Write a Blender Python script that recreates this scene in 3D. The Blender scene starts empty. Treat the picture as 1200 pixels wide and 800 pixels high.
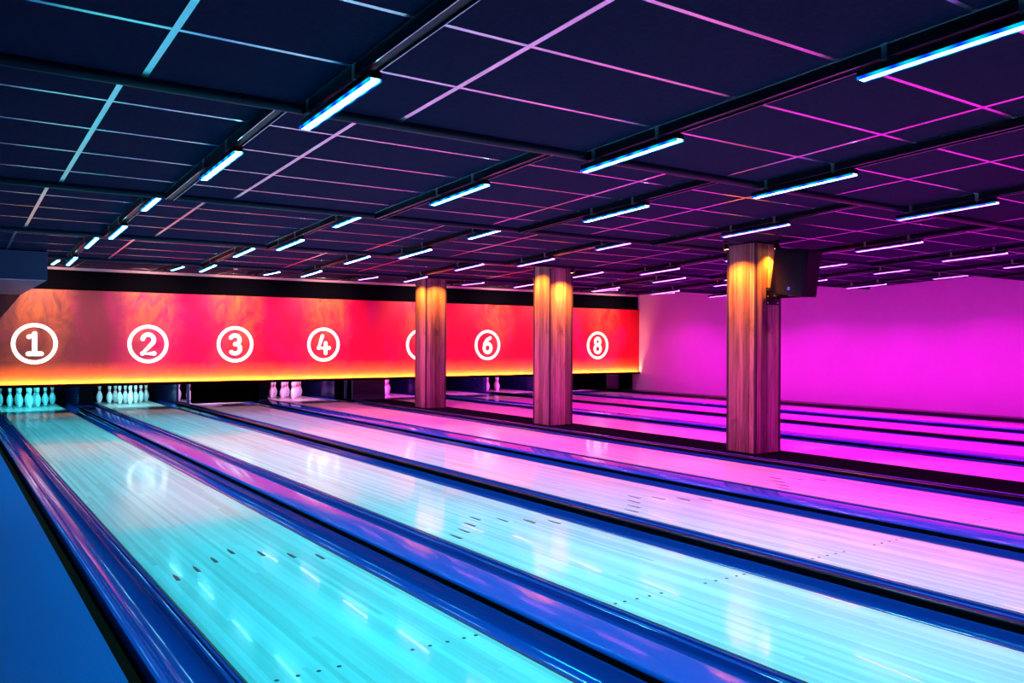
import bpy, bmesh, math, random
from mathutils import Vector, Matrix
random.seed(7)
S = bpy.context.scene
COL = S.collection
H = 1.303

# ------------------------------------------------------------------ materials
def mat(name, color, rough=0.5, spec=0.5, metal=0.0, coat=0.0):
    m = bpy.data.materials.new(name); m.use_nodes = True
    b = m.node_tree.nodes['Principled BSDF']
    b.inputs['Base Color'].default_value = (*color, 1)
    b.inputs['Roughness'].default_value = rough
    b.inputs['Specular IOR Level'].default_value = spec
    b.inputs['Metallic'].default_value = metal
    b.inputs['Coat Weight'].default_value = coat
    b.inputs['Coat Roughness'].default_value = 0.06
    return m
class NT:
    def __init__(s, m): s.t = m.node_tree; s.b = s.t.nodes['Principled BSDF']
    def n(s, typ, **k):
        o = s.t.nodes.new(typ)
        for a, v in k.items(): setattr(o, a, v)
        return o
    def l(s, a, b): s.t.links.new(a, b)
    def math(s, op, a, b=None, clamp=False):
        o = s.n('ShaderNodeMath', operation=op); o.use_clamp = clamp
        for i, v in enumerate((a, b)):
            if v is None: continue
            if isinstance(v, (int, float)): o.inputs[i].default_value = v
            else: s.l(v, o.inputs[i])
        return o.outputs[0]
    def mix(s, f, a, b, bt='MIX'):
        o = s.n('ShaderNodeMix', data_type='RGBA', blend_type=bt)
        for i, v in ((0, f), (6, a), (7, b)):
            if isinstance(v, (int, float)): o.inputs[i].default_value = v
            elif isinstance(v, tuple): o.inputs[i].default_value = (*v, 1)
            else: s.l(v, o.inputs[i])
        return o.outputs[2]
    def ramp(s, f, stops, interp='LINEAR'):
        o = s.n('ShaderNodeValToRGB'); cr = o.color_ramp; cr.interpolation = interp
        while len(cr.elements) < len(stops): cr.elements.new(0.5)
        for e, (p, c) in zip(cr.elements, stops):
            e.position = p; e.color = (c, c, c, 1) if isinstance(c, (int, float)) else (*c, 1)
        s.l(f, o.inputs[0]); return o.outputs[0]
    def noise(s, vec, scale, detail=3, rough=.5, dist=0):
        o = s.n('ShaderNodeTexNoise'); o.inputs['Scale'].default_value = scale
        o.inputs['Detail'].default_value = detail; o.inputs['Roughness'].default_value = rough
        o.inputs['Distortion'].default_value = dist
        s.l(vec, o.inputs['Vector']); return o.outputs['Fac']
    def mapped(s, scale=(1, 1, 1), loc=(0, 0, 0)):
        tc = s.n('ShaderNodeTexCoord'); mp = s.n('ShaderNodeMapping')
        mp.inputs['Scale'].default_value = scale; mp.inputs['Location'].default_value = loc
        s.l(tc.outputs['Object'], mp.inputs['Vector']); return mp.outputs['Vector']
    def obj(s): return s.n('ShaderNodeTexCoord').outputs['Object']
    def bump(s, h, strength, dist=.01):
        o = s.n('ShaderNodeBump'); o.inputs['Strength'].default_value = strength
        o.inputs['Distance'].default_value = dist; s.l(h, o.inputs['Height']); s.l(o.outputs[0], s.b.inputs['Normal'])

def noisy(name, c1, c2, scale, rough=.5, spec=.5, stretch=(1, 1, 1), bump=0, coat=0):
    m = mat(name, c1, rough, spec, coat=coat); t = NT(m)
    f = t.noise(t.mapped(stretch), scale, 5)
    t.l(t.mix(t.ramp(f, [(.3, 0.), (.7, 1.)]), c1, c2), t.b.inputs['Base Color'])
    if bump: t.bump(f, bump, .004)
    return m

def lane_mat():
    m = mat('lane_wood', (.7, .6, .5), .105, .15, coat=.2); t = NT(m)
    t.b.inputs['Coat Roughness'].default_value = .012; t.b.inputs['Coat IOR'].default_value = 1.33
    o = t.obj(); sx = t.n('ShaderNodeSeparateXYZ'); t.l(o, sx.inputs[0])
    bx = t.math('FLOOR', t.math('MULTIPLY', sx.outputs[0], 1 / .0272))
    wn = t.n('ShaderNodeTexWhiteNoise', noise_dimensions='2D')
    # boards are laid end to end: shift the joint of every board
    w1 = t.n('ShaderNodeTexWhiteNoise', noise_dimensions='1D'); t.l(bx, w1.inputs['W'])
    by = t.math('FLOOR', t.math('MULTIPLY', t.math('ADD', sx.outputs[1], t.math('MULTIPLY', w1.outputs['Value'], 3.)), 1 / 2.6))
    cb = t.n('ShaderNodeCombineXYZ'); t.l(bx, cb.inputs[0]); t.l(by, cb.inputs[1]); t.l(cb.outputs[0], wn.inputs['Vector'])
    g = t.noise(t.mapped((60, .7, 1)), 1, 4, .6)
    v = t.math('ADD', t.math('MULTIPLY', wn.outputs['Value'], .55), t.math('MULTIPLY', g, .6))
    t.l(t.mix(t.ramp(v, [(.2, 0.), (.9, 1.)]), (.64, .55, .48), (.88, .82, .76)), t.b.inputs['Base Color'])
    t.l(t.ramp(t.noise(t.mapped((2, .5, 1)), 1.2, 3), [(.3, .09), (.7, .13)]), t.b.inputs['Roughness'])
    return m

def wood_mat():
    m = mat('pillar_wood', (.4, .25, .15), .42, .35); t = NT(m)
    a = t.n('ShaderNodeAttribute', attribute_name='tone')
    g = t.noise(t.mapped((26, 26, 1.6)), 1, 6, .65, .4)
    k = t.noise(t.mapped((5, 5, 1.1)), 1, 5, .7, 1.5)
    c = t.mix(t.ramp(g, [(.3, 0.), (.7, 1.)]), (.20, .11, .12), (.62, .38, .37))
    c = t.mix(t.ramp(k, [(.55, 0.), (.72, .75)]), c, (.09, .045, .055))
    c = t.mix(1., c, a.outputs['Color'], 'MULTIPLY')
    t.l(c, t.b.inputs['Base Color']); t.bump(g, .35, .004)
    return m

LC = [1.506, 3.293, 4.88, 6.727, 9.06, 10.984, 12.627, 14.411]      # lane centres
def smoke_mat():
    """printed artwork: red field with orange smoke plumes above each lane, with blue light at the far left and LED glow along the bottom painted in"""
    m = mat('mask_print', (.8, .02, .08), .45, .3); t = NT(m)
    o = t.obj(); sx = t.n('ShaderNodeSeparateXYZ'); t.l(o, sx.inputs[0])
    X, Z = sx.outputs[0], sx.outputs[2]
    wob = t.noise(t.mapped((1.1, 1, .9)), 1.6, 6, .62, .9)
    wob2 = t.noise(t.mapped((1.35, 1, .75), (7, 0, 3)), 2.7, 8, .62, 1.1)
    Xw = t.math('ADD', X, t.math('MULTIPLY', t.math('SUBTRACT', wob, .5), .75))
    stops = []
    amp = [.85, 1., .95, .9, .65, .62, .55, .5]
    for c, a in zip(LC, amp):
        for dx, k in ((-.62, 0.), (-.2, 1.), (.2, 1.), (.62, 0.)):
            stops.append(((c + dx) / 16, a * k))
    w = t.ramp(t.math('MULTIPLY', Xw, 1 / 16), stops)
    zt = t.ramp(t.math('MULTIPLY', Z, 1 / 2.5), [(.3, .12), (.5, .4), (.72, .85), (.9, 1.)])
    s = t.math('MULTIPLY', t.math('MULTIPLY', w, zt), t.ramp(wob2, [(.34, .02), (.64, 1.)]), True)
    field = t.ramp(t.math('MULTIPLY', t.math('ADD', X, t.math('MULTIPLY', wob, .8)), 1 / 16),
                   [(.06, (.19, .065, .065)), (.13, (.19, .055, .085)), (.195, (.28, .04, .09)), (.235, (.80, .004, .15)), (.36, (.9, .004, .10)), (.7, (.9, .003, .055)), (1., (.85, .004, .02))])  # mauve left end: greyer print tone with the blue light painted in
    # magenta patches between the plumes
    pm = t.noise(t.mapped((1, 1, .7), (3, 0, 0)), .9, 4, .55, .8)
    c = t.mix(t.math('MULTIPLY', t.ramp(pm, [(.5, 0.), (.7, 1.)]), .5), field, (.70, .006, .28))
    low_glow = t.ramp(t.math('ADD', t.math('MULTIPLY', Z, 1 / 2.5), t.math('MULTIPLY', t.math('SUBTRACT', wob2, .5), .10)), [(.23, 1.), (.37, 0.)])
    c = t.mix(t.math('MULTIPLY', low_glow, .85), c, (.95, .25, .06))  # glow of the orange strip painted into the foot of the print
    c = t.mix(s, c, (.98, .26, .055))
    t.l(c, t.b.inputs['Base Color'])
    return m

def emit(name, col, strength):
    m = bpy.data.materials.new(name); m.use_nodes = True
    nt = m.node_tree; nt.nodes.remove(nt.nodes['Principled BSDF'])
    e = nt.nodes.new('ShaderNodeEmission'); e.inputs[0].default_value = (*col, 1); e.inputs[1].default_value = strength
    nt.links.new(e.outputs[0], nt.nodes['Material Output'].inputs[0])
    return m
def bead_mat(name, c1, c2, strength):
    """the glowing flank of an LED bar: alternating diodes along its length"""
    m = emit(name, c1, strength); nt = m.node_tree
    e = [n for n in nt.nodes if n.type == 'EMISSION'][0]
    tc = nt.nodes.new('ShaderNodeTexCoord'); sx = nt.nodes.new('ShaderNodeSeparateXYZ'); nt.links.new(tc.outputs['Object'], sx.inputs[0])
    a = nt.nodes.new('ShaderNodeMath'); a.operation = 'MULTIPLY'; a.inputs[1].default_value = 2 * math.pi / .136; nt.links.new(sx.outputs[1], a.inputs[0])
    b = nt.nodes.new('ShaderNodeMath'); b.operation = 'SINE'; nt.links.new(a.outputs[0], b.inputs[0])
    r = nt.nodes.new('ShaderNodeMapRange'); r.inputs[1].default_value = -1; nt.links.new(b.outputs[0], r.inputs[0])
    mx = nt.nodes.new('ShaderNodeMix'); mx.data_type = 'RGBA'; nt.links.new(r.outputs[0], mx.inputs[0])
    mx.inputs[6].default_value = (*c1, 1); mx.inputs[7].default_value = (*c2, 1)
    nt.links.new(mx.outputs[2], e.inputs[0]); return m

M = {}
M['lane'] = lane_mat()
M['wood'] = wood_mat()
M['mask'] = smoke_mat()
M['lane_side'] = mat('lane_side', (.02, .02, .03), .5)
M['inlay'] = mat('inlay_dark', (.012, .012, .02), .3)
M['gutter'] = mat('gutter_plastic', (.013, .060, .32), .09, .75)
M['cap'] = mat('cap_blue_plastic', (.022, .085, .44), .11, .4)
M['black'] = mat('black_plastic', (.006, .006, .012), .3, .3)
M['blackmatte'] = mat('black_matte', (.004, .004, .007), 1., 0.)
M['kick'] = noisy('kickback_laminate', (.008, .012, .06), (.012, .018, .08), 6, .16, .6)
M['post'] = mat('blue_post', (.08, .22, .55), .35, .5)
M['tile'] = noisy('ceiling_tile', (.014, .0135, .046), (.019, .018, .058), 40, .9, .04, bump=.15)
M['tbar'] = mat('ceiling_tbar', (.9, .88, .9), .24, .5, 1.)
M['rail'] = mat('rail_black', (.008, .012, .03), .35, .16)
M['track'] = mat('track_black', (.005, .006, .012), .35, .12)
M['steel'] = mat('zinc_steel', (.45, .47, .5), .35, .5, 1.)
M['wall'] = noisy('painted_wall', (.72, .42, .84), (.76, .45, .88), 1.3, .7, .25, bump=.04)
M['darkwall'] = noisy('dark_wall', (.03, .03, .05), (.04, .04, .06), 3, .8, .2)
M['carpet'] = noisy('blue_carpet', (.012, .10, .36), (.02, .13, .43), 120, .9, .15, bump=.4)
M['brown'] = noisy('brown_wood', (.10, .003, .001), (.17, .005, .001), 14, .8, .04, (4, .4, 1))
M['approach'] = noisy('approach_wood', (.45, .34, .24), (.55, .42, .30), 8, .25, .5, (10, .5, 1))
M['white'] = mat('sign_white', (.95, .94, .93), .45, .3)      # raised numerals and rings; emission added to brighten them and their lane reflections
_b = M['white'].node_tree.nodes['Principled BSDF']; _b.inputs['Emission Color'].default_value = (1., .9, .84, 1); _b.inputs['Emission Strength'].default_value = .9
M['pin'] = mat('pin_white', (.84, .84, .86), .22, .5)
M['red'] = mat('pin_red', (.75, .015, .05), .3, .4)
M['corner'] = mat('corner_trim', (.055, .035, .06), .5, .4)
M['speaker'] = noisy('speaker_shell', (.004, .005, .016), (.006, .007, .02), 60, .55, .35)
M['grille'] = mat('speaker_grille', (.006, .007, .014), .6, .3)
M['blue_badge'] = emit('power_light', (.12, .10, 1.), 1.1)
M['warm'] = emit('warm_bulb', (1., .55, .18), 22)
M['strip'] = mat('light_trim', (.85, .62, .66), .5, .3)
M['soffit'] = mat('soffit_paint', (.05, .09, .20), .6, .3)
M['detector'] = mat('white_plastic', (.8, .8, .82), .4)
M['led_orange'] = emit('led_orange', (1., .38, .10), 300)

# ------------------------------------------------------------------ mesh helpers
class MB:
    def __init__(s): s.v = []; s.f = []; s.m = []
    def add(s, vs, fs, mi=0):
        k = len(s.v); s.v += [tuple(v) for v in vs]
        for f in fs: s.f.append([k + i for i in f]); s.m.append(mi)
    def box(s, x0, x1, y0, y1, z0, z1, mi=0):
        s.add([(x0, y0, z0), (x1, y0, z0), (x1, y1, z0), (x0, y1, z0), (x0, y0, z1), (x1, y0, z1), (x1, y1, z1), (x0, y1, z1)],
              [(3, 2, 1, 0), (4, 5, 6, 7), (0, 1, 5, 4), (1, 2, 6, 5), (2, 3, 7, 6), (3, 0, 4, 7)], mi)
    def prism(s, prof, a, b, axis='Y', mi=0):
        """extrude a closed profile; axis Y: profile is (x,z); axis X: profile is (y,z)"""
        n = len(prof)
        P = (lambda p, t: (p[0], t, p[1])) if axis == 'Y' else (lambda p, t: (t, p[0], p[1]))
        vs = [P(p, a) for p in prof] + [P(p, b) for p in prof]
        fs = [(i, (i + 1) % n, n + (i + 1) % n, n + i) for i in range(n)] + [tuple(range(n))[::-1], tuple(range(n, 2 * n))]
        s.add(vs, fs, mi)
    def lathe(s, prof, seg=20, c=(0, 0, 0), mi=0):
        vs = []; fs = []; n = len(prof)
        for r, z in prof:
            for j in range(seg):
                a = 2 * math.pi * j / seg; vs.append((c[0] + r * math.cos(a), c[1] + r * math.sin(a), c[2] + z))
        for i in range(n - 1):
            for j in range(seg):
                fs.append((i * seg + j, i * seg + (j + 1) % seg, (i + 1) * seg + (j + 1) % seg, (i + 1) * seg + j))
        fs.append(tuple(range(seg))[::-1]); fs.append(tuple(range((n - 1) * seg, n * seg)))
        s.add(vs, fs, mi)
    def tube(s, pts, r, seg=10, squash=None, mi=0):
        pts = [Vector(p) for p in pts]; n = len(pts); vs = []; fs = []
        for i, p in enumerate(pts):
            d = (pts[min(i + 1, n - 1)] - pts[max(i - 1, 0)]).normalized()
            u = d.cross(Vector((0, 1, 0))) if abs(d.y) < .9 else d.cross(Vector((1, 0, 0)))
            u.normalize(); w = d.cross(u)
            for j in range(seg):
                a = 2 * math.pi * j / seg; q = p + r * (math.cos(a) * u + math.sin(a) * w)
                if squash is not None: q.y = p.y + (q.y - p.y) * squash
                vs.append(q)
        for i in range(n - 1):
            for j in range(seg):
                fs.append((i * seg + j, i * seg + (j + 1) % seg, (i + 1) * seg + (j + 1) % seg, (i + 1) * seg + j))
        fs.append(tuple(range(seg))[::-1]); fs.append(tuple(range((n - 1) * seg, n * seg)))
        s.add(vs, fs, mi)
    def ball(s, c, r, squash=1, mi=0, seg=10):
        prof = [(max(1e-4, r * math.cos(t)), r * math.sin(t)) for t in [math.radians(-88 + 176 * i / 8) for i in range(9)]]
        k = len(s.v); s.lathe(prof, seg, c, mi)
        for i in range(k, len(s.v)):
            v = s.v[i]; s.v[i] = (v[0], c[1] + (v[1] - c[1]) * squash, v[2])
    def build(s, name, mats, parent=None, bevel=0, smooth=False, loc=None):
        me = bpy.data.meshes.new(name); me.from_pydata(s.v, [], s.f)
        for m in (mats if isinstance(mats, (list, tuple)) else [mats]): me.materials.append(m)
        for p, i in zip(me.polygons, s.m): p.material_index = i
        bm = bmesh.new(); bm.from_mesh(me)
        bmesh.ops.recalc_face_normals(bm, faces=bm.faces)
        if bevel:
            bmesh.ops.bevel(bm, geom=list(bm.edges), offset=bevel, segments=2, affect='EDGES', profile=.5)
        bm.to_mesh(me); bm.free()
        if smooth:
            for p in me.polygons: p.use_smooth = True
            me.set_sharp_from_angle(angle=math.radians(38))
        o = bpy.data.objects.new(name, me); COL.objects.link(o)
        if parent: o.parent = parent
        if loc: o.location = loc
        return o
def tag(o, label=None, cat=None, group=None, kind=None):
    if label: o['label'] = label
    if cat: o['category'] = cat
    if group: o['group'] = group
    if kind: o['kind'] = kind
    return o
def struct(o, label, cat): return tag(o, label, cat, kind='structure')
def empty(name, loc, label, cat, group=None):
    o = bpy.data.objects.new(name, None); COL.objects.link(o); o.location = loc; o.empty_display_size = .1
    return tag(o, label, cat, group)
def copy_tree(o, parent=None):
    c = o.copy(); COL.objects.link(c)
    if parent: c.parent = parent
    for ch in list(o.children): copy_tree(ch, c)
    return c
def box(name, m, b, parent=None, bevel=0, loc=None):
    q = MB(); q.box(*b); return q.build(name, m, parent, bevel, bool(bevel), loc)
NW = ['one', 'two', 'three', 'four', 'five', 'six', 'seven', 'eight']
ORD = ['first', 'second', 'third', 'fourth', 'fifth', 'sixth', 'seventh', 'eighth']

# ------------------------------------------------------------------ setting
XL, XR = -1.3, 15.65
Y0, Y1 = -7.0, 20.4
FL = -.16
struct(box('floor', M['blackmatte'], (XL - .2, XR + .2, Y0 - .2, Y1 + .2, FL - .1, FL)), 'dark sub floor beneath the lanes', 'floor')
struct(box('approach_floor', M['approach'], (.62, XR, Y0, .39, FL, 0)), 'wooden approach in front of the lanes', 'floor')
struct(box('walkway_floor', M['carpet'], (XL, .612, Y0, 16.6, FL, .0)), 'blue carpeted walkway beside the gutter of lane 1', 'floor')
struct(box('trim_1', M['brown'], (.612, .70, .39, 16.6, FL, -.055)), 'dark brown wooden strip between blue walkway and lane 1', 'trim')
struct(box('wall_right', M['wall'], (XR, XR + .15, Y0, Y1, FL, 3.0)), 'plain wall washed in magenta light beside lane 8', 'wall')
struct(box('wall_left', M['darkwall'], (XL - .15, XL, Y0, Y1, FL, 3.0)), 'dark side wall left of the walkway', 'wall')
struct(box('wall_front', M['darkwall'], (XL, XR, Y0 - .15, Y0, FL, 3.0)), 'dark wall behind the approach', 'wall')
struct(box('wall_back', M['blackmatte'], (XL, XR, Y1, Y1 + .15, FL, 3.0)), 'black wall at the rear of the pin pits', 'wall')

# stepped ceiling: each 3 m bay falls towards the pins, then jumps up again
SL = .0464
EDGE = [-2., 1., 4., 7., 10., 13.]
def zc(Y):
    if Y >= 13.0: return 2.602
    i = 0
    while i < 5 and Y > EDGE[i]: i += 1
    # bay i ends at EDGE[i]
    return H + 1.343 + .1386 * (i - 2) - SL * Y
prof = [(Y0, zc(Y0 + .001) if False else 2.56)]
prof.append((-2., 2.56))
for i in range(5):
    a, b = EDGE[i], EDGE[i + 1]
    prof += [(a, zc(a + .001)), (b, zc(b - .0001))]
prof += [(13.0, 2.602), (16.9, 2.602), (16.9, 3.0), (Y0, 3.0)]
c = MB(); c.prism(prof, XL, XR, 'X')
ceiling = struct(c.build('ceiling', M['tile']), 'dark tiled ceiling of sloping bays stepping up towards the pins', 'ceiling')
GX = [.745 + 1.248 * k for k in range(-1, 12)]
GY = {0: [-1.4, -.8, -.2, .4], 1: [1.63, 2.22, 2.79, 3.36], 2: [4.27, 4.82, 5.40, 5.98, 6.55], 3: [7.58, 8.155, 8.73, 9.33], 4: [10.62, 11.2, 11.87, 12.5], 5: [13.6, 14.3, 15., 15.7, 16.3]}
g = MB()
def slab_long(mb, x0, x1, a, b, drop):
    za, zb = zc(a + .001), zc(b - .001)
    mb.add([(x0, a, za - drop), (x1, a, za - drop), (x1, b, zb - drop), (x0, b, zb - drop), (x0, a, za + .01), (x1, a, za + .01), (x1, b, zb + .01), (x0, b, zb + .01)],
           [(0, 1, 2, 3), (7, 6, 5, 4), (0, 4, 5, 1), (1, 5, 6, 2), (2, 6, 7, 3), (3, 7, 4, 0)])
BAYS = [(EDGE[i], EDGE[i + 1]) for i in range(5)] + [(13.0, 16.74)]
for i, (a, b) in enumerate(BAYS):
    for x in GX:
        if x < XR - .05: slab_long(g, x - .014, x + .014, a + .01, b - .01, .004)
    for y in GY[i]:
        slab_long(g, XL, XR, y - .011, y + .011, .003)
g.build('ceiling_grid', M['tbar'], ceiling)
rail0 = None
for i, y in enumerate(EDGE[1:]):
    q = MB(); z = zc(y - .001)
    q.tube([(XL, y - .012, z - .012), (XR, y - .012, z - .012)], .030, 14)
    q.box(XL, XR, y - .03, y + .004, z - .012, z + .03)
    o = q.build('ceiling_rail', M['rail'], None, 0, True)
    tag(o, f'black round edged rail across the ceiling at the {["first","second","third","fourth","fifth"][4-i]} step counted from the pins', 'rail', 'rails at the ceiling steps')

# dark fascia and pale trim above the masking
struct(box('trim_2', M['blackmatte'], (1.2, XR, 16.80, 16.95, 2.19, 2.60)), 'black fascia between masking panel and ceiling', 'trim')
struct(box('trim_3', M['strip'], (1.2, XR, 16.74, 16.80, 2.555, 2.60)), 'thin pale trim along the far edge of the ceiling', 'trim')
struct(box('trim_4', M['soffit'], (XL, 1.2, 12.52, 16.80, 2.09, 2.46)), 'boxed soffit hanging from the ceiling in the far left corner', 'trim')
struct(box('trim_5', M['strip'], (XL, 1.17, 12.515, 12.54, 2.078, 2.092)), 'pale bottom edge of the boxed soffit', 'trim')

# ------------------------------------------------------------------ lanes, gutters, caps
LW = 1.06; YS, YE = .40, 19.66
edges = [(c - LW / 2, c + LW / 2) for c in LC]
lane0 = None
ARW = [(-.41, 4.87), (-.274, 4.99), (-.135, 5.14), (.005, 5.29), (.145, 5.14), (.285, 4.99), (.42, 4.87)]
DOT = [s * v for s in (-1, 1) for v in (.165, .25, .336, .42, .482)]
LANECOL = ['washed cyan', 'washed pale cyan', 'washed lilac', 'washed pink', 'washed magenta', 'washed magenta', 'washed magenta', 'washed magenta']
for i, c in enumerate(LC):
    if lane0 is None:
        q = MB(); q.box(-LW / 2, LW / 2, YS, YE, -.045, 0)
        lane0 = q.build('bowling_lane', M['lane'], None, 0)
        for x in (-LW / 2, LW / 2):
            s = 1 if x > 0 else -1
            box('edge_strip', M['lane_side'], (min(x, x - s * .012), max(x, x - s * .012), YS, YE, -.001, .0012), lane0)
        for dx, y in ARW:
            q = MB(); q.add([(dx - .011, y - .08, .0014), (dx + .011, y - .08, .0014), (dx + .009, y + .02, .0014), (dx, y + .07, .0014), (dx - .009, y + .02, .0014),
                             (dx - .011, y - .08, -.001), (dx + .011, y - .08, -.001), (dx + .009, y + .02, -.001), (dx, y + .07, -.001), (dx - .009, y + .02, -.001)],
                            [(0, 1, 2, 3, 4), (9, 8, 7, 6, 5)] + [(k, k + 5, (k + 1) % 5 + 5, (k + 1) % 5) for k in range(5)])
            q.build('arrow_mark', M['inlay'], lane0)
        for dx in DOT:
            q = MB(); q.lathe([(.0095, -.001), (.0095, .0013)], 12, (dx, 3.17, 0)); q.build('dot_mark', M['inlay'], lane0)
        o = lane0
    else:
        o = copy_tree(lane0)
    o.location.x = c
    extra = ['beside the blue walkway', 'one over from the walkway lane', 'with its sweep lowered at the pins', 'just left of the wooden pillars', 'just right of the wooden pillars', 'second right of the pillars', 'third right of the pillars', 'along the magenta wall'][i]
    tag(o, f'glossy wooden bowling lane {NW[i]}, {LANECOL[i]}, {extra}', 'bowling lane', 'bowling lanes')

GW = .235
def gutter_profile():
    # x from 0 (lane side) to GW, open bowl with stepped rims
    top = [(0, -.002), (.014, -.002), (.016, -.014), (.03, -.016)]
    n = 14; a, b = .034, GW - .018; cx, hw = (a + b) / 2, (b - a) / 2
    for k in range(n + 1):
        t = math.pi * k / n
        top.append((cx - hw * math.cos(t), -.018 - .072 * math.sin(t) ** .9))
    top += [(GW - .014, -.006), (GW, -.006)]
    return top + [(GW, -.115), (0, -.115)]
gp = gutter_profile()
q = MB(); q.prism(gp, YS, YE); gut_r = q.build('gutter', M['gutter'], None, 0, True)
q = MB(); q.prism([(-x, z) for x, z in gp], YS, YE); gut_l = q.build('gutter', M['gutter'], None, 0, True)
first = {'r': gut_r, 'l': gut_l}; used = {'r': False, 'l': False}
for i, (a, b) in enumerate(edges):
    for side, x in (('l', a), ('r', b)):
        o = first[side] if not used[side] else copy_tree(first[side]); used[side] = True
        o.location.x = x
        w = 'left' if side == 'l' else 'right'
        nb = {('l', 0): 'beside the walkway', ('r', 7): 'beside the magenta wall', ('r', 3): 'below the pillars', ('l', 4): 'behind the pillars'}.get((side, i), 'next to lane ' + (NW + [''])[i - 1 if side == 'l' else i + 1])
        tag(o, f'shiny blue gutter channel on the {w} edge of lane {NW[i]}, {nb}', 'gutter', 'lane gutters')

CAPZ = .04
def cap(x0, x1, name, m, label, y1=18.07, rnd=.022):
    pr = [(x0, -.12), (x1, -.12), (x1, CAPZ - rnd)]
    for k in range(1, 6):
        t = math.pi / 2 * k / 5; pr.append((x1 - rnd + rnd * math.cos(t), CAPZ - rnd + rnd * math.sin(t)))
    for k in range(0, 5):
        t = math.pi / 2 + math.pi / 2 * k / 5; pr.append((x0 + rnd + rnd * math.cos(t), CAPZ - rnd + rnd * math.sin(t)))
    pr.append((x0, CAPZ - rnd))
    root = empty(name, ((x0 + x1) / 2, YS, -.12), label, 'lane divider', 'dividers between the lanes')
    cx = (x0 + x1) / 2
    q = MB(); q.prism([(x - cx, z + .12) for x, z in pr[:] if True], 0, y1 - YS)
    q.build('cover', m, root, 0, True)
    # dark kick strip down the lane facing side
    for s, x in ((-1, x0), (1, x1)):
        q = MB(); q.box(x - cx - (.004 if s < 0 else 0), x - cx + (0 if s < 0 else .004), 0, y1 - YS, .112, .12 + CAPZ - rnd + .003)
        q.build('side_strip', M['blackmatte'], root)
    return root
for i in range(7):
    x0 = edges[i][1] + GW; x1 = edges[i + 1][0] - GW
    if i == 3: continue
    wide = x1 - x0 > .2
    cap(x0 + .004, x1 - .004, 'lane_divider', M['cap'] if wide else M['black'],
        f'{"broad blue" if wide else "narrow black"} divider running between lane {NW[i]} and lane {NW[i+1]}', rnd=.02 if wide else .014)
# raised black platform that carries the pillars
px0, px1 = edges[3][1] + GW + .004, edges[4][0] - GW - .004
root = empty('pillar_platform', ((px0 + px1) / 2, YS, -.12), 'long black platform carrying the wooden pillars between lane 4 and lane 5', 'platform')
cx = (px0 + px1) / 2
q = MB(); q.box(px0 - cx + .07, px1 - cx - .02, 0, 16.55, 0, .12 + CAPZ); q.build('deck', M['blackmatte'], root)
q = MB(); q.prism([(px0 - cx, 0), (px0 - cx + .068, 0), (px0 - cx + .068, .12 + CAPZ), (px0 - cx + .015, .12 + CAPZ), (px0 - cx, .12 + CAPZ - .015)], 0, 16.55); 
q.build('side_board', M['black'], root)
q = MB(); q.box(px0 - cx + .01, px0 - cx + .035, 0, 16.55, .12 + CAPZ, .12 + CAPZ + .006); q.build('edge_trim', M['cap'], root)
# ledge by the right wall, rim by the walkway
o = box('wall_ledge', M['black'], (edges[7][1] + GW + .004, XR - .002, YS, 18.07, FL, .05), None, .006); struct(o, 'black ledge between lane 8 and the magenta wall', 'ledge')
o = box('gutter_edging', M['cap'], (edges[0][0] - GW - .042, edges[0][0] - GW - .002, YS, 16.6, -.12, .004), None, .006)
tag(o, 'narrow blue edging along the outer side of the walkway gutter', 'edging')

# ------------------------------------------------------------------ masking
YM = 16.74; ZB, ZT = .505, 2.20
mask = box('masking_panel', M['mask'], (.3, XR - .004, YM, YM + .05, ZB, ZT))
tag(mask, 'long red masking panel with orange smoke print above the pin pits', 'masking panel')
led = empty('lip_light', (8, 16.68, ZB - .02), 'orange light strip in a black lip along the bottom of the red panel', 'light strip')
q = MB(); q.box(-7.7, 7.64, -.018, -.008, -.002, .050); q.box(-7.7, 7.64, -.018, .058, -.004, .006)
q.build('lip', M['blackmatte'], led)
q = MB(); q.box(-7.6, 7.62, -.002, .010, .007, .012); q.build('light_strip', M['led_orange'], led)

STR = {
 '1': [[(-.085, .12), (.0, .175), (.0, -.175)], [(-.095, -.175), (.10, -.175)]],
 '2': [[(-.095, .095)] + [(.0 + .098 * math.cos(t), .078 + .098 * math.sin(t)) for t in [math.radians(165 - 205 * k / 12) for k in range(13)]] + [(-.098, -.175), (.105, -.175)]],
 '3': [[(-.085 + 0, .13)] + [(-.005 + .09 * math.cos(t), .088 + .088 * math.sin(t)) for t in [math.radians(130 - 220 * k / 12) for k in range(13)]] +
       [(-.005 + .1 * math.cos(t), -.085 + .095 * math.sin(t)) for t in [math.radians(85 - 220 * k / 12) for k in range(13)]]],
 '4': [[(-.03, .175), (-.11, -.07), (.12, -.07)], [(.045, .03), (.045, -.18)]],
 '5': [[(.09, .175), (-.075, .175), (-.085, .03)] + [(-.005 + .1 * math.cos(t), -.065 + .11 * math.sin(t)) for t in [math.radians(110 - 250 * k / 14) for k in range(15)]]],
 '6': [[(.07, .165), (-.02, .12), (-.085, .02)] + [(.0 + .098 * math.cos(t), -.07 + .105 * math.sin(t)) for t in [math.radians(150 + 360 * k / 20) for k in range(21)]]],
 '7': [[(-.1, .175), (.105, .175), (-.03, -.18)]],
 '8': [[(.0 + .082 * math.cos(t), .095 + .085 * math.sin(t)) for t in [math.radians(-90 + 360 * k / 20) for k in range(21)]],
       [(.0 + .1 * math.cos(t), -.09 + .098 * math.sin(t)) for t in [math.radians(90 + 360 * k / 20) for k in range(21)]]],
}
SX = [1.412, 3.257, 4.861, 6.691, 8.975, 10.772, 12.56, 14.173]
ringmesh = None
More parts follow.
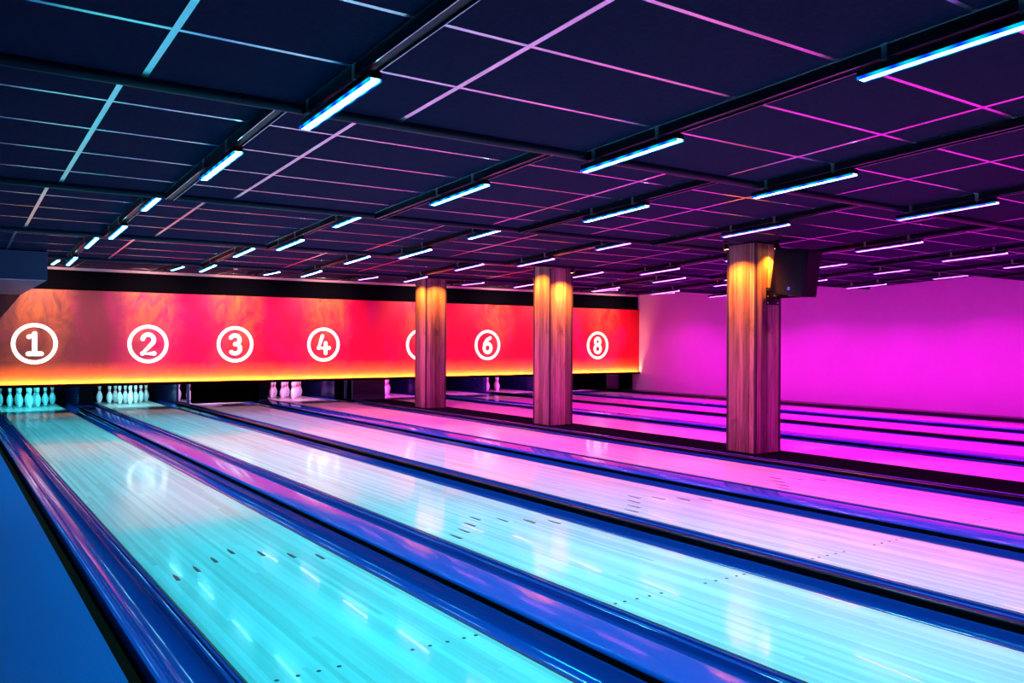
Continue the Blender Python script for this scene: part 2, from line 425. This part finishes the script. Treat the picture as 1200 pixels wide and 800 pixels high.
for i in range(8):
    root = empty('lane_number_sign', (SX[i], YM - .018, 1.243), f'round white raised sign with the number {NW[i]} on the red panel', 'sign', 'lane number signs')
    n = 56; prr = [(.288, 0.), (.294, -.012), (.352, -.012), (.358, 0.), (.352, .014), (.294, .014)]
    if ringmesh is None:
        q = MB(); vs = []; fs = []; k = len(prr)
        for j in range(n):
            t = 2 * math.pi * j / n
            for r, y in prr: vs.append((r * math.cos(t), y, r * math.sin(t)))
        for j in range(n):
            for p in range(k):
                fs.append((j * k + p, j * k + (p + 1) % k, ((j + 1) % n) * k + (p + 1) % k, ((j + 1) % n) * k + p))
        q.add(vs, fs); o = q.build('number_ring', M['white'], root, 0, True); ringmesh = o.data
    else:
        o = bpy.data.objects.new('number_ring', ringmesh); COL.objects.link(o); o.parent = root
    q = MB()
    for st in STR[str(i + 1)]:
        pts = [(x, 0, z) for x, z in st]
        # resample long strokes and put a round cap on every vertex
        q.tube(pts, .042, 12, .34)
        for p in pts: q.ball(p, .042, .34, seg=12)
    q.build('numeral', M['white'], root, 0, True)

# ------------------------------------------------------------------ pin pits
for i in range(-1, 8):
    x0 = edges[i][1] + GW if i >= 0 else .30
    x1 = edges[i + 1][0] - GW if i < 7 else XR - .003
    if i == -1: x1 = edges[0][0] - GW - .05
    ln = 'left of lane 1' if i == -1 else ('right of lane 8' if i == 7 else f'between lane {NW[i]} and lane {NW[i+1]}')
    root = empty('kickback', ((x0 + x1) / 2, 18.1, FL), f'dark glossy kickback wall of the pin pit {ln}', 'pit partition', 'kickbacks of the pin pits')
    w = (x1 - x0) / 2 - .004
    box('side_panel', M['kick'], (-w, w, .35 if i == 5 else -.02, 2.2, 0, .95), root)
    pw = min(w, .03)
    for py in ({1: (-.92,), 3: (-1.02, -.62)}.get(i, ())):
        ox = -w + pw if i == 3 else 0
        box('front_post', M['post'], (ox - pw, ox + pw, py, py + .05, .2, .72), root, .004)
    if w > .1:
        box('front_board', M['blackmatte'], (-w, w, .34 if i == 5 else -.03, .35 if i == 5 else -.02, .0, .95), root)
    if i == 3:
        box('filler_board', mat('filler_board', (.02, .012, .06), .5), (-w, w - .05, -1.10, -1.06, .2, .72), root)
    if i == 7:
        box('filler_board', M['blackmatte'], (-w, w, -1.10, -1.06, .215, .72), root)
o = box('pit_curtain', M['blackmatte'], (.3, XR - .01, 20.32, 20.36, -.1, .9)); tag(o, 'black curtain hanging at the rear of the pin pits', 'pit curtain')
# sweep of lane 3
for sx_, lab in ((4.93, 'lowered black sweep board hiding the pins of lane three'), (LC[7] + .05, 'lowered black sweep board closing the pin pit of lane eight')):
    root = empty('pin_sweep', (sx_, 17.62, .05), lab, 'sweep', 'lowered pin sweeps')
    box('board', M['blackmatte'], (-.685, .685, -.02, .02, 0, .46), root, .004)
    box('rubber_edge', M['black'], (-.66, .66, -.012, .012, -.012, .004), root)
    for s in (-1, 1): box('arm', M['black'], (s * .67 - .012, s * .67 + .012, .02, .4, .42, .46), root)

PP = [(.0258, 0), (.0335, .006), (.036, .019), (.0445, .04), (.0497, .057), (.0572, .086), (.0605, .114), (.0598, .130), (.058, .149), (.0525, .168), (.047, .184), (.039, .202), (.0314, .219),
      (.0268, .232), (.025, .238), (.0228, .254), (.0237, .276), (.0266, .298), (.0306, .321), (.0323, .343), (.0305, .358), (.0255, .370), (.0165, .378), (.006, .381)]
PINS = [(0, 0, 'at the front point'), (-.1524, .264, 'second row left'), (.1524, .264, 'second row right'), (-.3048, .528, 'third row left'), (0, .528, 'third row middle'), (.3048, .528, 'third row right'),
        (-.4572, .792, 'rear row far left'), (-.1524, .792, 'rear row inner left'), (.1524, .792, 'rear row inner right'), (.4572, .792, 'rear row far right')]
STAND = {0: range(10), 1: range(10), 2: range(10), 3: range(10), 4: (0, 2, 5, 9), 6: (1, 3, 4, 7, 8)}
q = MB(); q.lathe(PP, 22); pin0 = q.build('bowling_pin', M['pin'], None, 0, True)
def prad(z):
    for (r0, z0), (r1, z1) in zip(PP, PP[1:]):
        if z0 <= z <= z1: return r0 + (r1 - r0) * (z - z0) / (z1 - z0)
for za, zb in ((.243, .259), (.270, .286)):
    q = MB(); q.lathe([(prad(za) - .002, za), (prad(za) + .0012, za + .001), (prad((za + zb) / 2) + .0012, (za + zb) / 2), (prad(zb) + .0012, zb - .001), (prad(zb) - .002, zb)], 22)
    o = q.build('neck_stripe', M['red'], pin0, 0, True); o['label'] = 'red stripe'
usedp = False
for ln, ids in STAND.items():
    for k in ids:
        dx, dy, w = PINS[k]
        o = pin0 if not usedp else copy_tree(pin0); usedp = True
        o.location = (LC[ln] + dx + (.04 if ln == 6 else 0), 18.66 + dy, 0); o.rotation_euler.z = random.random() * 6
        tag(o, f'white bowling pin on lane {NW[ln]}, {w} of its rack', 'bowling pin', f'pins of lane {NW[ln]}')

# ------------------------------------------------------------------ ceiling tracks and LED bars
BARS = [2.15, 4.03, 5.95, 7.97, 9.67, 11.4, 13.15, 15.05]
LCOL = [(0., .72, 1.), (.08, .74, 1.), (.52, .40, 1.), (1., .03, .74), (1., .0, .74)]          # light colour
LDIF = [(.18, .8, 1.), (.22, .8, 1.), (.6, .45, 1.), (1., .12, 1.), (1., .16, 1.)]              # look of the glowing lens
LFL = [((.0, .05, 1.0), (.0, .55, .9)), ((.0, .05, 1.0), (.0, .6, .8)), ((.0, .08, 1.0), (.0, .5, .8)), ((.05, .05, 1.0), (.0, .35, .8)), ((.12, .03, 1.0), (.5, .1, .9))]
LPOW = [19.5, 21, 23, 31, 32]
LM = []; LLAMP = []
for i in range(5):
    LM.append((emit(f'bar_glow_{i+1}', LDIF[i], 20.), bead_mat(f'bar_flank_{i+1}', *LFL[i], 1.2)))
    L = bpy.data.lights.new(f'bar_lamp_{i+1}', 'AREA'); L.shape = 'RECTANGLE'; L.size = .036; L.size_y = .80
    L.energy = LPOW[i]; L.color = LCOL[i]; L.spread = math.radians([104, 104, 108, 114, 130][i]); LLAMP.append(L)
BL = .82
ang = -math.atan(SL)
for i, c in enumerate(LC):
    for k, (a, b) in enumerate(BAYS):
        if k == 0: continue
        a2, b2 = a + .03, (b - .04 if k < 5 else 15.9)
        if i == 0 and k == 5: pass
        q = MB(); za, zb = zc(a2), zc(b2)
        for x0, x1, d in ((-.032, -.026, .05), (.026, .032, .05), (-.026, .026, .042)):
            q.add([(x0, a2, za - d), (x1, a2, za - d), (x1, b2, zb - d), (x0, b2, zb - d), (x0, a2, za - .001), (x1, a2, za - .001), (x1, b2, zb - .001), (x0, b2, zb - .001)],
                  [(0, 1, 2, 3), (7, 6, 5, 4), (0, 4, 5, 1), (1, 5, 6, 2), (2, 6, 7, 3), (3, 7, 4, 0)])
        o = q.build('lighting_track', M['track'], None); o.location.x = c
        q = MB()
        for x0, x1, d in ((-.033, -.029, .0525), (.029, .033, .0525), (-.052, -.036, .007)):
            q.add([(x0, a2, za - d), (x1, a2, za - d), (x1, b2, zb - d), (x0, b2, zb - d), (x0, a2, za - d + .003), (x1, a2, za - d + .003), (x1, b2, zb - d + .003), (x0, b2, zb - d + .003)],
                  [(0, 1, 2, 3), (7, 6, 5, 4), (0, 4, 5, 1), (1, 5, 6, 2), (2, 6, 7, 3), (3, 7, 4, 0)])
        e = q.build('edge_lip', M['tbar'], o); e['label'] = 'thin bright metal edges'
        tag(o, f'thin black lighting track on the ceiling above lane {NW[i]}, {ORD[5-k]} bay counted from the pins', 'lighting track', 'ceiling lighting tracks')
protos = {}
for i, c in enumerate(LC):
    key = min(i, 4)
    for k, yf in enumerate(BARS):
        ym = yf - BL / 2
        zt = zc(min(ym, 12.95) if k == 6 else (min(ym, 3.95) if k == 1 else ym)) - .054
        lab = f'slim LED light bar under the ceiling above lane {NW[i]}, {ORD[7-k]} bar counted from the pins'
        if key not in protos:
            root = empty('light_bar', (0, 0, 0), lab, 'light bar')
            q = MB(); q.box(-.026, .026, -BL / 2, BL / 2, -.040, -.008); q.build('housing', M['track'], root, .003, True)
            q = MB(); q.box(-.020, .020, -BL / 2 + .006, BL / 2 - .006, -.050, -.0405); q.build('diffuser', LM[key][0], root)
            q = MB()
            for s in (-1, 1): q.box(min(s * .0202, s * .029), max(s * .0202, s * .029), -BL / 2 + .004, BL / 2 - .004, -.052, -.039)
            q.build('flank_lens', LM[key][1], root)
            lo = bpy.data.objects.new('lamp', LLAMP[key]); COL.objects.link(lo); lo.parent = root; lo.location = (0, 0, -.054)
            for s in (-1, 1):
                q = MB(); y = s * .27
                q.box(-.034, .034, y - .012, y + .012, -.010, .006); q.box(-.040, -.033, y - .012, y + .012, -.010, .05)
                q.tube([(.038, y, .004), (.050, y + .004, .020), (.050, y + .004, .040), (.036, y, .052)], .004, 8)
                q.build('bracket', M['steel'], root, 0, True)
            protos[key] = root; o = root
        else:
            o = copy_tree(protos[key])
        o.location = (c, ym, zt); o.rotation_euler.x = ang if k != 7 else 0
        tag(o, lab, 'light bar', f'light bars above lane {NW[i]}')

# ------------------------------------------------------------------ pillars
def pillar(x, y, lab, ztop):
    W, D = .45, .43
    root = empty('wooden_pillar', (x, y, CAPZ), lab, 'pillar', 'wooden pillars between the lanes'); root['kind'] = 'thing'
    h = ztop - CAPZ
    box('core', M['blackmatte'], (-W / 2 + .03, W / 2 - .03, -D / 2 + .03, D / 2 - .03, 0, h), root)
    for side in range(4):
        q = MB(); cols = []
        half = (W if side % 2 == 0 else D) / 2 - .024; off = (D if side % 2 == 0 else W) / 2
        cuts = sorted([-half, half] + [-half + 2 * half * f + random.uniform(-.02, .02) for f in (.22, .45, .7)])
        for a, b in zip(cuts, cuts[1:]):
            d = random.uniform(.006, .012); t = random.uniform(.38, 1.2); wv = random.uniform(.88, 1.08)
            if side == 0: q.box(a + .001, b - .001, -off + d, -off + .03, 0, h)
            elif side == 2: q.box(a + .001, b - .001, off - .03, off - d, 0, h)
            elif side == 1: q.box(off - .03, off - d, a + .001, b - .001, 0, h)
            else: q.box(-off + d, -off + .03, a + .001, b - .001, 0, h)
            cols.append((t, t * wv, t * wv * wv))
        o = q.build('cladding', M['wood'], root)
        at = o.data.color_attributes.new('tone', 'FLOAT_COLOR', 'CORNER')
        for p in o.data.polygons:
            cc = cols[p.vertices[0] // 8]
            for li in p.loop_indices: at.data[li].color = (*cc, 1)
    for sx in (-1, 1):
        for sy in (-1, 1):
            xa, ya = sx * (W / 2), sy * (D / 2)
            q = MB(); q.box(min(xa, xa - sx * .026), max(xa, xa - sx * .026), min(ya, ya - sy * .026), max(ya, ya - sy * .026), 0, h)
            q.build('corner_trim', M['corner'], root)
    return root
PIL = [(7.985, 6.58, 'tall wooden pillar with a black speaker hung on it'), (7.96, 10.47, 'middle wooden pillar hiding the number 7 sign'), (7.955, 14.40, 'wooden pillar standing nearest the pins, half hiding the number 5 sign')]
def ceil_fixture(x, y, label, tgt, power, size=42, blend=.5, warm=(1., .25, .012), bulbs=True, z=None):
    z = zc(y) if z is None else z
    root = empty('ceiling_spotlight', (x, y, z), label, 'spotlight', 'ceiling spotlights')
    q = MB(); q.lathe([(.035, -.018), (.035, -.001)], 16); q.build('mount', M['track'], root, 0, True)
    d = Vector(tgt) - Vector((x, y, z - .05)); d.normalize()
    rot = d.to_track_quat('-Z', 'Y')
    q = MB(); q.lathe([(.030, -.062), (.030, -.012), (.018, -.004), (.006, .012)], 16, (0, 0, 0))
    o = q.build('head', M['track'], root, 0, True, (0, 0, -.03)); o.rotation_mode = 'QUATERNION'; o.rotation_quaternion = rot
    q = MB(); q.lathe([(.022, -.0645), (.022, -.0625)], 16); e = q.build('bulb', M['warm'], o)
    L = bpy.data.lights.new('spot_lamp', 'SPOT'); L.energy = power; L.color = warm; L.spot_size = math.radians(size); L.spot_blend = blend; L.shadow_soft_size = .02
    lo = bpy.data.objects.new('spot_lamp', L); COL.objects.link(lo); lo.parent = root
    lo.rotation_mode = 'QUATERNION'; lo.rotation_quaternion = rot; lo.location = Vector((0, 0, -.03)) + d * .075
    return root
names = ['the pillar with the speaker', 'the middle pillar', 'the pillar nearest the pins']
for j, (x, y, lab) in enumerate(PIL):
    zt = min(zc(y - .2), zc(y + .2)) - .002
    pillar(x, y, lab, zt)
    fy = y - .215; fx = x - .225
    ceil_fixture(x + (.02 if j == 0 else 0), fy - (.10 if j == 0 else .27), f'small warm ceiling spotlight before the front face of {names[j]}', (x - (.1 if j == 0 else 0), fy + .02, 1.0), 190 if j else 150, 118 if j else 104, .85)
    ceil_fixture(fx - .27, y + .0, f'small warm ceiling spotlight on the lane four side of {names[j]}', (fx + .02, y, 1.0), 190, 118, .85)

# speaker and bracket on the nearest pillar
sp = empty('wall_speaker', (8.06, 6.055, 2.12), 'black loudspeaker tilted down in front of the nearest wooden pillar', 'speaker')
q = MB(); q.prism([(-.225, -.265), (.225, -.265), (.225, .265), (-.225, .265)], -.13, .13, 'X'); q.build('cabinet', M['speaker'], sp, .012, True)
q = MB(); q.box(-.115, .115, -.232, -.222, -.245, .245); q.build('grille', M['grille'], sp, .003)
q = MB(); q.box(-.1335, -.1295, -.05, -.02, -.205, -.17); o = q.build('badge', M['blue_badge'], sp); o['label'] = 'small glowing blue badge'
sp.rotation_euler.x = math.radians(8)
br = empty('speaker_bracket', (8.05, 6.36, 1.855), 'black bolted wall bracket below the loudspeaker on the pillar', 'bracket')
q = MB(); q.box(-.13, .12, -.022, -.008, -.10, .10); q.build('plate', M['black'], br, .003, True)
for z in (-.075, 0, .075):
    for x in (-.115, .06): 
        q = MB(); q.ball((x, -.024, z), .009); q.build('bolt', M['steel'], br, 0, True)
q = MB(); q.tube([(0, -.02, 0), (.0, -.09, -.02), (.03, -.14, .02), (.0, -.20, -.005)], .022, 10); q.ball((.03, -.14, .02), .035)
q.build('arm', M['black'], br, 0, True)
q = MB(); q.box(-.02, .03, -.56, -.1, -.025, -.005); q.build('support_bar', M['black'], br, .003, True)

# spotlights washing the number panel, one above each lane
for i, c in enumerate(LC):
    ceil_fixture(c, 15.45, f'small spotlight on the ceiling washing the panel around number {NW[i]}', (c, 16.74, 1.6), 145, 104, 1.0, (1., .55, .44))

# smoke detectors
for (x, y, w) in ((8.16, 13.5, 'above lane 5'), (4.32, 14.87, 'above the pin end of lane 3')):
    root = empty('smoke_detector', (x, y, zc(y)), f'small round white smoke detector on the ceiling {w}', 'smoke detector', 'smoke detectors')
    q = MB(); q.lathe([(.05, 0), (.055, -.012), (.05, -.022)], 20); q.build('base', M['detector'], root, 0, True)
    q = MB(); q.lathe([(.036, -.022), (.036, -.036), (.024, -.046)], 20); q.build('head', M['detector'], root, 0, True)

# pit lamps above the pin decks, behind the masking
PC = [(.05, .8, 1.), (.28, .85, 1.), (.9, .45, 1.), (1., .35, .95), (1., .1, .9), (1., .1, .9), (1., .1, .9), (1., .1, .9)]
for i, c in enumerate(LC):
    root = empty('pin_deck_lamp', (c, 17.75, .86), f'lamp tube hidden behind the masking above the pins of lane {NW[i]}', 'lamp', 'pin deck lamps')
    q = MB(); q.box(-.5, .5, -.03, .03, 0, .03); q.build('housing', M['blackmatte'], root)
    q = MB(); q.tube([(-.47, 0, -.014), (.47, 0, -.014)], .012, 10); q.build('tube', emit(f'pit_glow_{i+1}', PC[i], 2.), root, 0, True)
    L = bpy.data.lights.new('pit_lamp', 'AREA'); L.shape = 'RECTANGLE'; L.size = .9; L.size_y = .03; L.energy = 25; L.color = PC[i]; L.spread = math.radians(120)
    lo = bpy.data.objects.new('lamp', L); COL.objects.link(lo); lo.parent = root; lo.location = (0, 0, -.03); lo.rotation_euler.x = math.radians(48)

# ------------------------------------------------------------------ world, camera, view
w = bpy.data.worlds.new('World'); S.world = w; w.use_nodes = True
w.node_tree.nodes['Background'].inputs[0].default_value = (.01, .012, .03, 1)
w.node_tree.nodes['Background'].inputs[1].default_value = .0
cam = bpy.data.cameras.new('Camera'); co = bpy.data.objects.new('Camera', cam); COL.objects.link(co)
cam.sensor_width = 36; cam.lens = 983.7 / 1200 * 36; cam.clip_start = .05; cam.clip_end = 100
yaw, pit, roll = .6013, .0014, .0050
r = Vector((math.cos(yaw), -math.sin(yaw), 0)); fw = Vector((math.sin(yaw), math.cos(yaw), 0)); up = Vector((0, 0, 1))
f2 = math.cos(pit) * fw + math.sin(pit) * up; u2 = -math.sin(pit) * fw + math.cos(pit) * up
r3 = math.cos(roll) * r + math.sin(roll) * u2; u3 = -math.sin(roll) * r + math.cos(roll) * u2
mw = Matrix((r3, u3, -f2)).transposed().to_4x4(); mw.translation = Vector((0, 0, H)); co.matrix_world = mw
S.camera = co
S.view_settings.view_transform = 'Standard'; S.view_settings.look = 'None'; S.view_settings.gamma = 1
S.view_settings.exposure = 0; S.view_settings.use_curve_mapping = False
S.cycles.use_denoising = True
S.cycles.max_bounces = 8; S.cycles.diffuse_bounces = 4; S.cycles.glossy_bounces = 4
S.cycles.sample_clamp_indirect = 6
